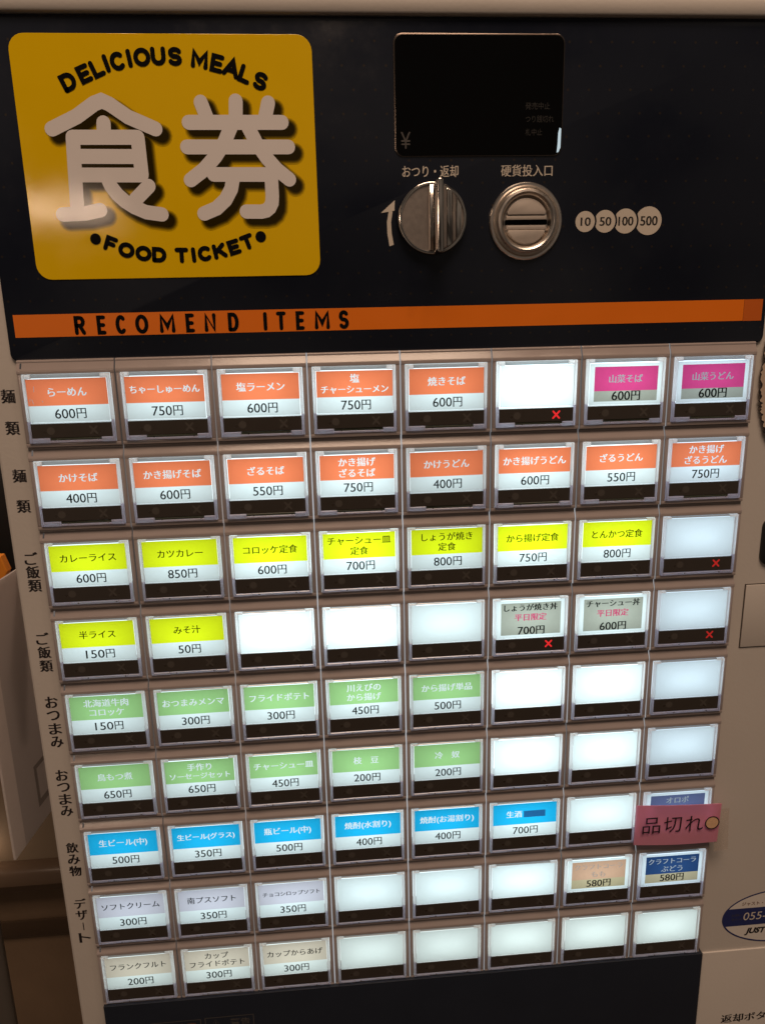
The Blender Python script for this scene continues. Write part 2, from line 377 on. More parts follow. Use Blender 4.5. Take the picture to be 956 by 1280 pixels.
# hanging leaflet sheet beside the machine (nearly parallel to its side)
hs = MB()
def sheet_pt(along, z, dx=0): return (-214.7 + along * 0.1107 + dx, 50 + along * 0.9939, z)
def sheet_rect(mb, a0, a1, z0, z1, dx, m):
    mb.face([sheet_pt(a0, z0, dx), sheet_pt(a1, z0, dx), sheet_pt(a1, z1, dx), sheet_pt(a0, z1, dx)], m)
for dx in (0, -1.2):
    sheet_rect(hs, 0, 12, -108.5, 47, dx, 'paper_light'); sheet_rect(hs, 12, 170, -108.5, 47, dx, 'paper_grey')
for (a0, z0), (a1, z1) in (((0, -108.5), (170, -108.5)), ((170, -108.5), (170, 47)), ((170, 47), (0, 47)), ((0, 47), (0, -108.5))):
    hs.face([sheet_pt(a0, z0), sheet_pt(a1, z1), sheet_pt(a1, z1, -1.2), sheet_pt(a0, z0, -1.2)], 'paper_light')
sheet_rect(hs, 31, 34, -97, -70, 0.15, 'paper_mark'); sheet_rect(hs, 34, 60, -73, -70, 0.15, 'paper_mark'); sheet_rect(hs, 34, 60, -97, -93, 0.15, 'paper_mark')
tag(hs.build('hanging_sheet'), 'pale paper sheet hanging beside the left edge of the machine', 'sheet')
oc = MB(); oc.slab([(-262, 20), (-222, 34), (-216.5, 45), (-219, 54), (-262, 58)], 98, 104, 'orange_card', 0.6)
tag(oc.build('orange_card'), 'bright orange card showing above the hanging sheet at left', 'card')
bk = MB(); bk.slab(rr(-300, -206, 20, 92, 10), 170, 215, 'black_plastic', 4); bk.slab(rr(-240, -216, 92, 104, 4), 178, 205, 'black_plastic', 2)
tag(bk.build('black_item', smooth=True), 'small black bag behind the orange card, half hidden by the machine', 'item')  # unidentified dark shape, built as a rounded black box

# ------------------------------------------------------------------ the ticket machine
tm = empty('ticket_machine', (40, 0, 0), 'lit food ticket vending machine with rows of price buttons and a black header', 'ticket machine')
OX = -40.0           # parts are stored relative to the machine's base
def part(mb, name, parent=None, label=None, smooth=False, color=None):
    p = parent or tm
    me_off = (OX, 0, H) if p is tm else (0, 0, 0)
    o = mb.build(name, p, off=me_off, smooth=smooth, shift=False)
    if label: o['label'] = label
    if color: o.color = color
    return o
def pivot_sub(mb, name, parent, label=None, smooth=False, color=None):
    """sub-part of a machine part whose own origin is the machine's base"""
    o = mb.build(name, parent, off=(OX, 0, H), smooth=smooth, shift=False)
    if label: o['label'] = label
    if color: o.color = color
    return o

BF = 5.0             # depth of the painted front
b = MB()
X0, X1, Z0, Z1, e_ = -173.6, 262.0, -H + 20, 296.0, 1.2
gx0, gx1, gz0, gz1 = -159.9, 159.9, -163.0, 166.4       # opening behind the buttons
def fr(x0, x1, z0, z1): b.face([(x0, BF, z0), (x1, BF, z0), (x1, BF, z1), (x0, BF, z1)], 'body_paint')
fr(X0 + e_, gx0, Z0, Z1); fr(gx1, X1 - e_, Z0, Z1); fr(gx0, gx1, gz1, Z1); fr(gx0, gx1, Z0, gz0)
for xa, s_ in ((X0, 1), (X1, -1)):
    ys = [(xa + s_ * e_, BF), (xa + s_ * e_ * .3, BF + e_ * .3), (xa, BF + e_), (xa, 250)]
    for (p0, q0), (p1, q1) in zip(ys, ys[1:]): b.face([(p0, q0, Z0), (p1, q1, Z0), (p1, q1, Z1), (p0, q0, Z1)], 'body_paint')
b.face([(X0, 250, Z0), (X1, 250, Z0), (X1, 250, Z1), (X0, 250, Z1)], 'body_paint')
b.face([(X0, BF, Z1), (X1, BF, Z1), (X1, 250, Z1), (X0, 250, Z1)], 'body_paint'); b.face([(X0, BF, Z0), (X1, BF, Z0), (X1, 250, Z0), (X0, 250, Z0)], 'body_paint')
for p0, q0, p1, q1 in ((gx0, gz0, gx1, gz0), (gx1, gz0, gx1, gz1), (gx1, gz1, gx0, gz1), (gx0, gz1, gx0, gz0)): b.face([(p0, BF, q0), (p1, BF, q1), (p1, 14, q1), (p0, 14, q0)], 'body_paint')
b.face([(gx0, 14, gz0), (gx1, 14, gz0), (gx1, 14, gz1), (gx0, 14, gz1)], 'gap_dark')
b.box(-166, 255, -H, -H + 19.5, 12, 245, 'lower_black')
part(b, 'cabinet')
t = MB()
t.extrude_x([(BF - .05, 294.5), (BF - 3.0, 294.7), (BF - 3.4, 295.2), (BF - 3.5, 299.6), (BF - 3.0, 301.2), (BF - 1.6, 303), (BF + .6, 304.2), (BF + 4, 304.8), (250, 305), (250, 296.3), (BF - .05, 296.3)], -173.6, 262, 'body_paint')
part(t, 'top_rim', smooth=True)
h = MB(); h.slab(rr(-162.2, 163.6, 165.7, 294.2, 3.2), 3.9, 4.9, 'header_black', 0.25)
header = part(h, 'header_panel', smooth=True)
st = MB(); st.box(-159.1, 153.2, 175.4, 184.5, 3.80, 3.88, 'orange_print'); st.box(153.3, 161.8, 175.3, 184.5, 3.77, 3.88, 'orange_tape')
for ch, x in zip('RECOMENDITEMS', (-132.74, -124.02, -116.02, -107.59, -97.18, -87.77, -79.5, -69.88, -56.6, -49.95, -41.93, -32.67, -23.5)):
    letter(st, ch, x, 179.78, {'M': 6.4, 'I': 1.5, 'E': 3.7, 'N': 4.9, 'O': 5.4, 'T': 4.2}.get(ch, 4.5), 7.7, 0.78, 3.70, 'black_print', n=3)
part(st, 'orange_stripe', label='orange stripe lettered RECOMEND ITEMS across the black header')

# yellow FOOD TICKET plate
fp = MB(); fp.slab(rr(-147.2, -32.5, 198.0, 287.6, 6.0), 3.55, 3.88, 'yellow_print', 0.12)
KS = [[(-134.6, 254.2), (-124.7, 258.6), (-117.5, 263.2), (-114.6, 264.2), (-111.8, 263.0), (-105.1, 258.4), (-95.0, 254.1)], [(-114.7, 256.3), (-115.0, 251.2)],
      [(-127.0, 251.2), (-102.2, 251.1)], [(-102.2, 251.1), (-101.9, 237.4)], [(-127.0, 251.2), (-128.4, 224.0)], [(-125.5, 244.3), (-103.6, 244.1)], [(-125.5, 237.5), (-102.6, 237.3)],
      [(-134.2, 222.9), (-125.5, 223.2), (-119.4, 224.4)], [(-115.5, 236.4), (-114.3, 233.2), (-112.2, 230.2), (-109.3, 227.5), (-106.1, 225.4), (-101.5, 223.4), (-95.4, 222.5)], [(-99.6, 233.2), (-105.2, 228.2)],
      [(-76.7, 263.6), (-74.8, 258.1)], [(-63.1, 264.0), (-63.6, 256.4)], [(-50.5, 263.3), (-52.0, 258.0)], [(-81.9, 256.4), (-45.5, 256.3)], [(-83.3, 247.5), (-43.4, 247.3)],
      [(-65.3, 255.4), (-68.5, 249.2), (-72.6, 243.8), (-77.5, 239.0), (-82.9, 235.3)], [(-59.2, 255.3), (-55.8, 248.5), (-52.3, 243.4), (-48.4, 239.0), (-43.6, 235.2)],
      [(-73.6, 237.3), (-50.8, 237.1)], [(-65.9, 236.5), (-67.1, 231.8), (-69.6, 227.8), (-73.4, 224.6), (-78.6, 222.6)], [(-50.8, 236.4), (-50.8, 229.0), (-51.1, 226.4), (-52.1, 224.6), (-53.6, 223.5), (-55.6, 223.1), (-61.6, 223.2)]]
y = 3.50
for li, (hw, ms) in enumerate(((4.1, 'print_fade_0'), (3.75, 'print_fade_1'), (3.4, 'print_fade_2'), (3.05, 'print_fade_3'), (2.6, 'print_fade_4'))):
    for s_ in KS: fp.stroke([(x + 2.3, z - 2.4) for x, z in s_], hw, y, ms); y -= 0.0006
    y -= 0.008
for s_ in KS: fp.stroke(s_, 2.72, y, 'kanji_white'); y -= 0.0006
L1 = [('D', -126.36, 270.84), ('E', -120.1, 273.6), ('L', -115.0, 275.6), ('I', -111.4, 277.2), ('C', -107.0, 278.0), ('I', -102.6, 279.0), ('O', -97.77, 279.4), ('U', -91.58, 279.8), ('S', -85.24, 279.7), ('M', -75.9, 278.7), ('E', -69.4, 277.3), ('A', -63.9, 275.7), ('L', -58.7, 273.5), ('S', -53.01, 271.1)]
L2 = [('F', -116.71, 211.46), ('O', -110.76, 209.06), ('O', -104.11, 207.68), ('D', -97.88, 207.06), ('T', -88.9, 206.7), ('I', -84.07, 206.8), ('C', -79.4, 207.25), ('K', -73.4, 208.2), ('E', -67.5, 209.6), ('T', -62.0, 211.5)]
def arc(lst, hgt, yy):
    for i, (ch, x, z) in enumerate(lst):
        a, c = lst[max(0, i - 1)], lst[min(len(lst) - 1, i + 1)]
        rot = math.atan2(c[2] - a[2], c[1] - a[1])
        letter(fp, ch, x, z, {'I': 1.9, 'M': 6.5, 'O': 6.5, 'C': 6.0, 'D': 5.8, 'U': 5.7, 'S': 5.7, 'A': 6.5, 'K': 5.6, 'T': 5.5}.get(ch, 5.0), hgt, 0.86, yy, 'black_print', rot)
arc(L1, 6.6, y - 0.005); arc(L2, 6.0, y - 0.005)
for x, z in ((-122.51, 213.5), (-56.41, 213.5)): fp.disc(x, z, 2.15, y - 0.005, 'black_print')
part(fp, 'food_ticket_plate', label='yellow plate lettered DELICIOUS MEALS and FOOD TICKET round two big white characters')

# display window
dw = MB(); dw.slab(rr(-0.6, 68.6, 243.4, 288.3, 3.6), 3.5, 3.88, 'rim_chrome', 0.15)
dw.slab(rr(0.0, 68.2, 243.7, 287.75, 3.2), 3.42, 3.6, 'window_black')
disp = part(dw, 'display_window', smooth=True)
dt = MB()
dt.text('¥', 3.9, 249.5, 3.36, 1, 'grey_print', height=6.2, width=4.0)
for s_, x, z, wd in (('発売中止', 58.0, 262.1, 10.2), ('つり銭切れ', 58.9, 257.3, 11.8), ('札中止', 56.6, 252.4, 7.0)): dt.text(s_, x, z, 3.36, 1, 'dim_print', width=wd, height=2.6)
pivot_sub(dt, 'display_lettering', disp)
le = MB(); le.slab([(66.4, 244.6), (67.1, 244.8), (67.9, 246.5), (68.0, 253.6), (67.3, 254.0), (66.8, 252.0), (66.7, 248)], 3.3, 3.4, 'painted_rim_glint')  # glowing sliver imitates a bluish reflection on the window rim
pivot_sub(le, 'painted_rim_glint', disp)

def caption(s_, x0, x1, zc, hgt, m='cream_print', yy=3.8, bold=0.006):
    c = MB(); c.text(s_, (x0 + x1) / 2, zc, yy, 1, m, width=x1 - x0, height=hgt, fat=.05); return part(c, 'caption')
caption('おつり・返却', 2.4, 25.5, 237.9, 4.5)
caption('硬貨投入口', 43.4, 65.0, 237.9, 4.5)
ar = MB()
arcp = [(-3.4, 223.1), (-4.3, 218.5), (-4.2, 214.0), (-3.4, 209.0), (-1.6, 209.6), (-2.4, 214.0), (-2.6, 218.5), (-1.9, 222.6)]
q = arcp; ar.face([(x, 3.8, z) for x, z in [q[3], q[4], q[5], q[2]]], 'cream_print'); ar.face([(x, 3.8, z) for x, z in [q[2], q[5], q[6], q[1]]], 'cream_print'); ar.face([(x, 3.8, z) for x, z in [q[1], q[6], q[7], q[0]]], 'cream_print')
ar.face([(-6.7, 222.2, 0), (-1.2, 222.9, 0), (-0.9, 227.0, 0)] and [(-6.7, 3.78, 222.1), (-1.1, 3.78, 222.9), (-0.9, 3.78, 227.0)], 'cream_print')
part(ar, 'arrow_mark')

# return knob
KX, KZ = 14.4, 219.4
kb = MB()
kb.lathe(KX, KZ, [(14.3, 3.9), (14.3, 1.2), (14.0, 0.6), (13.3, 0.3), (12.9, 0.4), (12.7, 0.9)], 'chrome'); kb.disc(KX, KZ, 12.68, 0.86, 'knob_disc', 48)
knob = part(kb, 'return_knob', smooth=True)
kf = MB()
def chord(x0, x1, r=12.7, n=10):
    f = lambda x: math.sqrt(max(0, r * r - x * x)); up = [(KX + x0 + (x1 - x0) * k / n, KZ + f(x0 + (x1 - x0) * k / n)) for k in range(n + 1)]
    dn = [(KX + x0 + (x1 - x0) * k / n, KZ - f(x0 + (x1 - x0) * k / n)) for k in range(n + 1)]; return dn + up[::-1]
for i, (x0, x1, yy) in enumerate(((3.2, 5.4, -3.0), (5.5, 7.6, -1.6), (7.7, 9.6, -0.6), (9.7, 11.9, 0.0))): 
    k0 = len(kf.v); kf.slab(chord(x0, x1), yy, 3, 'chrome' if i % 2 else 'knob_disc', 0.35); sl = (0.42, -0.25, 0.5, -0.2)[i]
    kf.v[k0:] = [(x, y_ + (x - KX - (x0 + x1) / 2) * sl if y_ < 2.5 else y_, z) for x, y_, z in kf.v[k0:]]

kf.slab(chord(-1.6, 0.2), -1.8, 3, 'chrome', 0.3)
pivot_sub(kf, 'knob_step', knob, smooth=True)
kg = MB(); kg.slab(rr(KX + 0.3, KX + 3.1, KZ - 14.2, KZ + 14.0, 1.2), -9.0, 3, 'chrome', 0.7); pivot_sub(kg, 'knob_grip', knob, smooth=True)

# coin slot
CX, CZ = 54.1, 218.0
cs = MB(); cs.lathe(CX, CZ, [(15.4, 3.9), (15.4, 3.0), (15.0, 2.5), (14.2, 2.5), (13.8, 2.9), (13.4, 3.3), (13.2, 3.0), (12.9, 1.6), (12.2, 0.6), (11.4, 0.4), (10.6, 0.8), (10.0, 1.9), (9.7, 3.2), (9.3, 3.6)], 'satin_metal', 72)
coin = part(cs, 'coin_slot', smooth=True)
ci = MB()
def lens(z0, up):
    r = 9.0; pts = []; a0 = math.asin(z0 / r)
    for k in range(17): a = a0 + 0.12 + (math.pi - 2 * a0 - 0.24) * k / 16; pts.append((CX + r * math.cos(a), CZ + up * r * math.sin(a)))
    x = math.sqrt(r * r - z0 * z0) - 0.7; pts.append((CX - x, CZ + up * z0)); pts.append((CX + x, CZ + up * z0)); return pts
ci.slab(lens(2.6, 1), 1.9, 3.6, 'satin_plate', 0.25); ci.slab(lens(3.5, -1), 1.9, 3.6, 'satin_plate', 0.25)
pivot_sub(ci, 'slot_cheek', coin, smooth=True)
cp = MB(); cp.box(CX - 8.6, CX + 8.6, CZ + 0.5, CZ + 2.4, 2.3, 3.6, 'satin_plate', 0.5); cp.box(CX - 8.4, CX + 8.4, CZ - 3.3, CZ - 1.35, 2.3, 3.6, 'satin_plate', 0.5)
cp.box(CX - 8.8, CX + 8.8, CZ - 1.3, CZ + 0.45, 2.2, 3.6, 'slot_black')
pivot_sub(cp, 'slot_opening', coin, smooth=True)

# coin badges
prev = None
for s_, x, r in (('10', 79.8, 4.2), ('50', 88.4, 4.55), ('100', 97.3, 5.0), ('500', 107.4, 5.75)):
    cb = MB(); cz = 217.7
    pts = []
    for k in range(48):
        a = 2 * math.pi * k / 48; px, pz = x + r * math.cos(a), cz + r * math.sin(a)
        if prev and (px - prev[0]) ** 2 + (pz - cz) ** 2 < prev[1] ** 2:
            dz = pz - cz; px = prev[0] + math.sqrt(max(0, prev[1] ** 2 - dz * dz)) if abs(dz) < prev[1] else px
        pts.append((px, pz))
    cb.face([(px, 3.8, pz) for px, pz in pts], 'cream_print')
    cb.text(s_, x + 0.2, cz, 3.74, 1, 'caption_dark', height=3.4 + 0.25 * (r - 4.2), width={'10': 4.2, '50': 4.9, '100': 6.4, '500': 7.4}[s_], fat=0.12)
    part(cb, 'coin_badge', label='round cream badge printed %s' % s_); prev = (x, r + 0.75)

# ---------------------------------------------------------------- menu buttons
PX, PZ = 40.0, 36.528
CT, CBOT = 12.3, -16.3      # clear cap, top and bottom, inside a cell
def bezel(seam_right, seam_left):
    m = MB(); P = 'module_plastic'; X = 19.72
    m.box(-X, X, -18.2, -16.5, 0.9, 9, P, 0.45)
    m.box(-X, -18.0, -16.49, 12.5, 0.95, 9, P, 0.4); m.box(18.0, X, -16.49, 12.5, 0.95, 9, P, 0.4)
    m.extrude_x([(9, 12.52), (0.9, 12.52), (0.85, 13.6), (0.95, 14.0), (1.2, 14.35), (2.55, 17.0), (2.45, 17.35), (2.5, 17.75), (2.75, 18.05), (3.2, 18.2), (9, 18.2)], -X, X, P)
    I = 'inner_white'
    for a in (((-17.95, -16.4), (-17.95, 12.4)), ((17.95, 12.4), (17.95, -16.4)), ((17.95, -16.4), (-17.95, -16.4)), ((-17.95, 12.4), (17.95, 12.4))):
        (xa, za), (xb, zb) = a; m.face([(xa, 1.2, za), (xb, 1.2, zb), (xb, 8.6, zb), (xa, 8.6, za)], I)
    m.face([(-17.95, 8.6, -16.4), (17.95, 8.6, -16.4), (17.95, 8.6, 12.4), (-17.95, 8.6, 12.4)], I)
    if seam_right: m.extrude_x([(4.5, -18.25), (1.35, -18.25), (1.35, 14.2), (2.9, 17.2), (2.9, 18.2), (4.5, 18.2)], 19.8, 20.2, 'seam_glow')  # glowing strip imitates backlight leaking through the gap between modules
    if seam_left: m.box(-18.2, -17.6, 14.9, 18.0, 0.6 + 0.3, 3.9, 'seam_glow') if False else m.face([(-18.4, 1.32, 14.7), (-17.7, 1.32, 14.7), (-17.7, 2.45, 16.9), (-18.4, 2.45, 16.9)], 'seam_glow')
    return m
def cap(low):
    m = MB(); X = 17.8; tb = 0.85 if low else 1.75; bb = 1.25 if low else 1.95; zs = CBOT + bb
    def shell(x0, x1, z0, z1, mm, yf=0.0):       # front skin with rounded edge and walls running back
        e = 0.25
        m.face([(x0 + e, yf, z0 + e), (x1 - e, yf, z0 + e), (x1 - e, yf, z1 - e), (x0 + e, yf, z1 - e)], mm)
        A = [(x0, z0), (x1, z0), (x1, z1), (x0, z1)]; B = [(x0 + e, z0 + e), (x1 - e, z0 + e), (x1 - e, z1 - e), (x0 + e, z1 - e)]
        for i in range(4):
            j = (i + 1) % 4
            m.face([(A[i][0], yf + e, A[i][1]), (A[j][0], yf + e, A[j][1]), (B[j][0], yf, B[j][1]), (B[i][0], yf, B[i][1])], mm)
            m.face([(A[i][0], yf + 1.6, A[i][1]), (A[j][0], yf + 1.6, A[j][1]), (A[j][0], yf + e, A[j][1]), (A[i][0], yf + e, A[i][1])], mm)
    shell(-X, -16.55, -7.2, CT, 'frost'); shell(16.55, X, -7.2, CT, 'frost')
    shell(-X, -16.75, CBOT, -7.25, 'frost_dim'); shell(16.75, X, CBOT, -7.25, 'frost_dim')
    shell(-16.5, -14.4, CT - tb, CT, 'frost'); shell(14.0, 16.5, CT - tb, CT, 'frost'); shell(-14.35, 13.95, CT - tb + 0.2, CT, 'clear_grey', 0.3)
    shell(-16.7, -9.5, CBOT, zs, 'frost_dim'); shell(12.0, 16.7, CBOT, zs, 'frost_dim')
    if low: shell(-9.45, 11.95, CBOT, zs, 'frost_dim', 0.2)
    else:
        shell(-9.45, 11.95, CBOT + 0.9, zs, 'circuit_green', 0.5); shell(-9.45, 11.95, CBOT, CBOT + 0.85, 'frost_dim', 0.1)
    for x in (-6.2, 10.6): m.disc(x, CBOT + bb * .6, 0.32, -0.05 if low else 0.05, 'chrome', 10)
    m.face([(-17.8, 7.2, -8.5), (17.8, 7.2, -8.5), (17.8, 7.2, 12.0), (-17.8, 7.2, 12.0)], 'led')
    m.face([(-9, 6.6, -2.0), (9, 6.6, -2.0), (9, 6.6, 5.6), (-9, 6.6, 5.6)], 'led_spot')
    return m
def strip(low):
    m = MB(); b_ = CBOT + (1.3 if low else 2.0); m.slab([(-16.7, b_), (16.7, b_), (16.7, -8.2), (-16.7, -8.2)], 0.35, 1.4, 'strip_brown', 0.15)
    m.disc(-8.6, -11.3, 1.65, 0.31, 'strip_mark', 20)
    for s_ in (1, -1): m.stroke([(7.6, -11.3 - 1.5 * s_), (10.4, -11.3 + 1.5 * s_)], 0.42, 0.31 - 0.01 * s_, 'strip_mark', 3)
    return m
def cross(mm):
    m = MB()
    for s_ in (1, -1): m.stroke([(7.6, -11.3 - 1.5 * s_), (10.4, -11.3 + 1.5 * s_)], 0.4, 0.25 - 0.01 * s_, mm, 3)
    return m
# row, column -> (band colour, text lines, price, text style)
MENU = {}
def row(r, c0, band, items):
    for k, it in enumerate(items):
        if it: MENU[(r, c0 + k)] = (band,) + it
row(0, 0, 'orange', [('らーめん', 600), ('ちゃーしゅーめん', 750), ('塩ラーメン', 600), ('塩/チャーシューメン', 750), ('焼きそば', 600), None])
row(0, 6, 'magenta', [('山菜そば', 600), ('山菜うどん', 600)])
row(1, 0, 'orange', [('かけそば', 400), ('かき揚げそば', 600), ('ざるそば', 550), ('かき揚げ/ざるそば', 750), ('かけうどん', 400), ('かき揚げうどん', 600), ('ざるうどん', 550), ('かき揚げ/ざるうどん', 750)])
row(2, 0, 'yellow', [('カレーライス', 600), ('カツカレー', 850), ('コロッケ定食', 600), ('チャーシュー皿/定食', 700), ('しょうが焼き/定食', 800), ('から揚げ定食', 750), ('とんかつ定食', 800)])
row(3, 0, 'yellow', [('半ライス', 150), ('みそ汁', 50)])
row(3, 5, 'greypaper', [('しょうが焼き丼/平日限定', 700), ('チャーシュー丼/平日限定', 600)])
row(4, 0, 'green', [('北海道牛肉/コロッケ', 150), ('おつまみメンマ', 300), ('フライドポテト', 300), ('川えびの/から揚げ', 450), ('から揚げ単品', 500)])
row(5, 0, 'green', [('鳥もつ煮', 650), ('手作り/ソーセージセット', 650), ('チャーシュー皿', 450), ('枝　豆', 200), ('冷　奴', 200)])
row(6, 0, 'blue', [('生ビール(中)', 500), ('生ビール(グラス)', 350), ('瓶ビール(中)', 500), ('焼酎(水割り)', 400), ('焼酎(お湯割り)', 400), ('生酒', 700)])
MENU[(6, 7)] = ('slate', 'オロポ', 580)
row(7, 0, 'lavender', [('ソフトクリーム', 300), ('南プスソフト', 350), ('チョコシロップソフト', 350)])
MENU[(7, 6)] = ('salmon', 'クラフトコーラ/もも', 580); MENU[(7, 7)] = ('navy', 'クラフトコーラ/ぶどう', 580)
row(8, 0, 'peach', [('フランクフルト', 200), ('カップ/フライドポテト', 300), ('カップからあげ', 300)])
LED = [[.74, .84, .96, .98, .88, 1.65, 1.15, .95], [.80, .84, 1.0, 1.05, .76, 1.05, 1.05, .92], [.84, .84, 1.1, 1.18, .84, 1.2, 1.05, .84], [.80, .86, 1.6, 1.65, 1.08, 1.25, 1.2, .82],
       [.76, .82, .95, .98, .84, 1.6, 1.4, .84], [.72, .80, .88, .90, .80, 1.4, 1.3, .82], [.76, .84, .88, .90, .86, .98, 1.12, .85], [.72, .78, .86, .88, .92, 1.05, 1.05, .95], [.66, .72, .76, .74, .74, .82, .82, .80]]
WORD = dict(orange='orange', yellow='yellow', green='green', blue='bright blue', lavender='pale lilac', peach='pale peach', magenta='magenta', greypaper='grey paper', navy='navy', salmon='faded salmon', slate='slate blue')
INSET = ('magenta', 'greypaper', 'navy', 'salmon', 'slate')
def card(r, c):
    m = MB(); F = 0.6
    def fl(x0, x1, z0, z1, mm, y=F): m.face([(x0, y, z0), (x1, y, z0), (x1, y, z1), (x0, y, z1)], mm)
    x0, x1, z0, z1 = -16.4, 16.4, -7.55, (11.3 if r >= 2 else 10.4)
    fl(-13.0, 11.2, -8.1, -7.62, 'slit'); fl(-16.4, -13.1, -8.1, -7.62, 'frost'); fl(11.3, 16.4, -8.1, -7.62, 'frost')
    if (r, c) not in MENU:
        fl(x0, x1, z0, z1, 'film_white'); return m
    band, name, price = MENU[(r, c)]
    lines = name.split('/'); zb = -0.7
    ins = band in INSET
    if ins:
        a0, a1, b0, b1 = -14.2, 14.6, -6.2, z1 - 1.4
        fl(x0, a0, z0, z1, 'film_white'); fl(a1, x1, z0, z1, 'film_white'); fl(a0, a1, z0, b0, 'film_white'); fl(a0, a1, b1, z1, 'film_white')
        zb = -1.6 if band in ('magenta', 'greypaper') else -0.9
        fl(a0, a1, zb, b1, 'film_' + band); fl(a0, a1, b0, zb, 'film_greypaper' if band in ('magenta', 'greypaper') else 'film_beige')
    else:
        fl(x0, x1, zb, z1, 'film_' + band); fl(x0, x1, z0, zb, 'film_white')
    T = F - 0.06
    wmax = 29.5 if not ins else 26.5
    white = band in ('orange', 'green', 'blue', 'magenta', 'navy', 'slate', 'salmon')
    tm_ = {'magenta': 'lit_text_dim', 'navy': 'lit_text_dim', 'slate': 'lit_text_dim', 'salmon': 'lit_text_faint'}.get(band, 'lit_text') if white else 'black_print'
    top = z1 - 1.4 if ins else z1
    n_ = len(lines)
    for i, ln in enumerate(lines):
        L = sum(0.5 if ch in '()' else 1.0 for ch in ln)
        em = min(4.15, wmax / L)
        zc = (top + zb) / 2 if n_ == 1 else (top + zb) / 2 + (2.35 if i == 0 else -2.45)
        tx = 0
        mm = tm_
        if band == 'greypaper':
            zc = (7.6, 2.7)[i]; em = min(em, 3.9)
            if i: mm = 'lit_text_pink'
        if band == 'slate': zc = 7.0
        if (r, c) == (6, 5): tx = -5.5
        if (r, c) == (0, 6) or (r, c) == (0, 7): em = 3.9
        vs, fs, bb = glyphs(ln)
        m.text(ln, tx, zc, T, em, mm, width=min(wmax, em * (bb[1] - bb[0])), height=em * (bb[3] - bb[2]), fat=0.11 if white else (0.13 if band == 'greypaper' else 0.06))
    if (r, c) == (0, 0):
        for q in ([(-13.2, 7.4), (-13.4, 5.2)], [(-14.6, 2.0), (-14.2, .2)], [(-15.3, 2.4), (-15.6, 1.2)], [(-10.5, 1.4), (-10.3, .8)]): m.stroke(q, 0.09, T - .02, 'lit_text_dim', 2)
    if (r, c) == (6, 5): fl(-0.6, 10.6, 3.2, 6.9, 'film_smoke', 0.5)
    zp = (z0 + zb) / 2 - 0.1 if not ins else ((-6.2 + zb) / 2 + (0.1 if band != 'greypaper' else -0.2))
    bold = 0.012 if not ins else 0.026
    m.text('%d' % price, -1.9, zp, T, 1, 'black_print', height=4.0, width=2.75 * len(str(price)), fat=bold * 4)
    m.text('円', -1.9 + 2.75 * len(str(price)) / 2 + 2.6, zp, T, 1, 'black_print', height=4.25, width=3.9, fat=bold * 5)
    return m
protoB = {}
protoC = {}; protoS = {}
def copy_of(o, parent, loc):
    k = o.copy(); COL.objects.link(k); k.parent = parent; k.location = loc; return k
cellname = ['top', 'second', 'third', 'fourth', 'fifth', 'sixth', 'seventh', 'eighth', 'bottom']
jit = random.Random(3)
for r in range(9):
    for c in range(8):
        loc = (((c - 3.5) * PX + OX) * S, 0, (-(r - 4) * PZ + 2.0 + H) * S)
        kind = (c < 7, c == 0)
        if kind not in protoB:
            bz = bezel(*kind).build('menu_button', tm, shift=False, smooth=True); protoB[kind] = bz; bz.location = loc
        else: bz = copy_of(protoB[kind], tm, loc)
        g = {0: .40, 1: .62, 2: 1.3, 3: 1.15, 4: 1.0, 5: .9, 6: .75, 7: .5}[c] * (0.42 if r > 0 else 0.36) * jit.uniform(.7, 1.2) * (1.0 if r < 7 else .8)
        if (c, r % 2) in ((0, 0), (5, 1)) or c in (4, 5) and r < 2: g *= 0.45
        bz.color = (g * .92, g * (.95 if c > 1 else .8), g * (1.0 if c > 1 else .75), 1)
        e = LED[r][c] * (0.92 if (r, c) not in MENU and c < 7 and r < 7 else 1); tint = (0.80, 0.96, 1.0) if c < 7 else (0.72, 0.88, 1.0)
        if r == 8: tint = (0.84, 0.97, 0.95)
        colr = (e * tint[0], e * tint[1], e * tint[2], 1)
        low = r >= 2
        if low not in protoC: cpo = cap(low).build('cap_frame', bz, shift=False); protoC[low] = cpo
        else: cpo = copy_of(protoC[low], bz, (0, 0, 0))
        cpo.color = colr; cpo.location = (jit.uniform(-.08, .08) * S, jit.uniform(-.2, .1) * S, jit.uniform(-.08, .08) * S); cpo.rotation_euler = (math.radians(jit.uniform(-.5, .5)), 0, math.radians(jit.uniform(-.3, .3)))
        if low not in protoS: so = strip(low).build('status_strip', bz, shift=False); protoS[low] = so
        else: so = copy_of(protoS[low], bz, (0, 0, 0))
        cd = card(r, c).build('name_card', bz, shift=False); cd.color = colr
        cd.location = (jit.uniform(-.12, .12) * S, 0, jit.uniform(-.08, .05) * S); cd.rotation_euler = (0, math.radians(jit.uniform(-.3, .3)), 0)
        lit = (r, c) in ((0, 5), (2, 7), (3, 5), (3, 7))
        if lit: cross('lit_red_dim' if (r, c) in ((3, 7), (2, 7)) else 'lit_red').build('status_cross', bz, shift=False)
        if (r, c) in MENU:
            band, name, price = MENU[(r, c)]
            bz['label'] = '%s price button, card reading %s %d円' % (WORD[band], name.replace('/', ' '), price)
        else: bz['label'] = 'blank white button in the %s row%s' % (cellname[r], ' with a red cross lit' if lit else '')

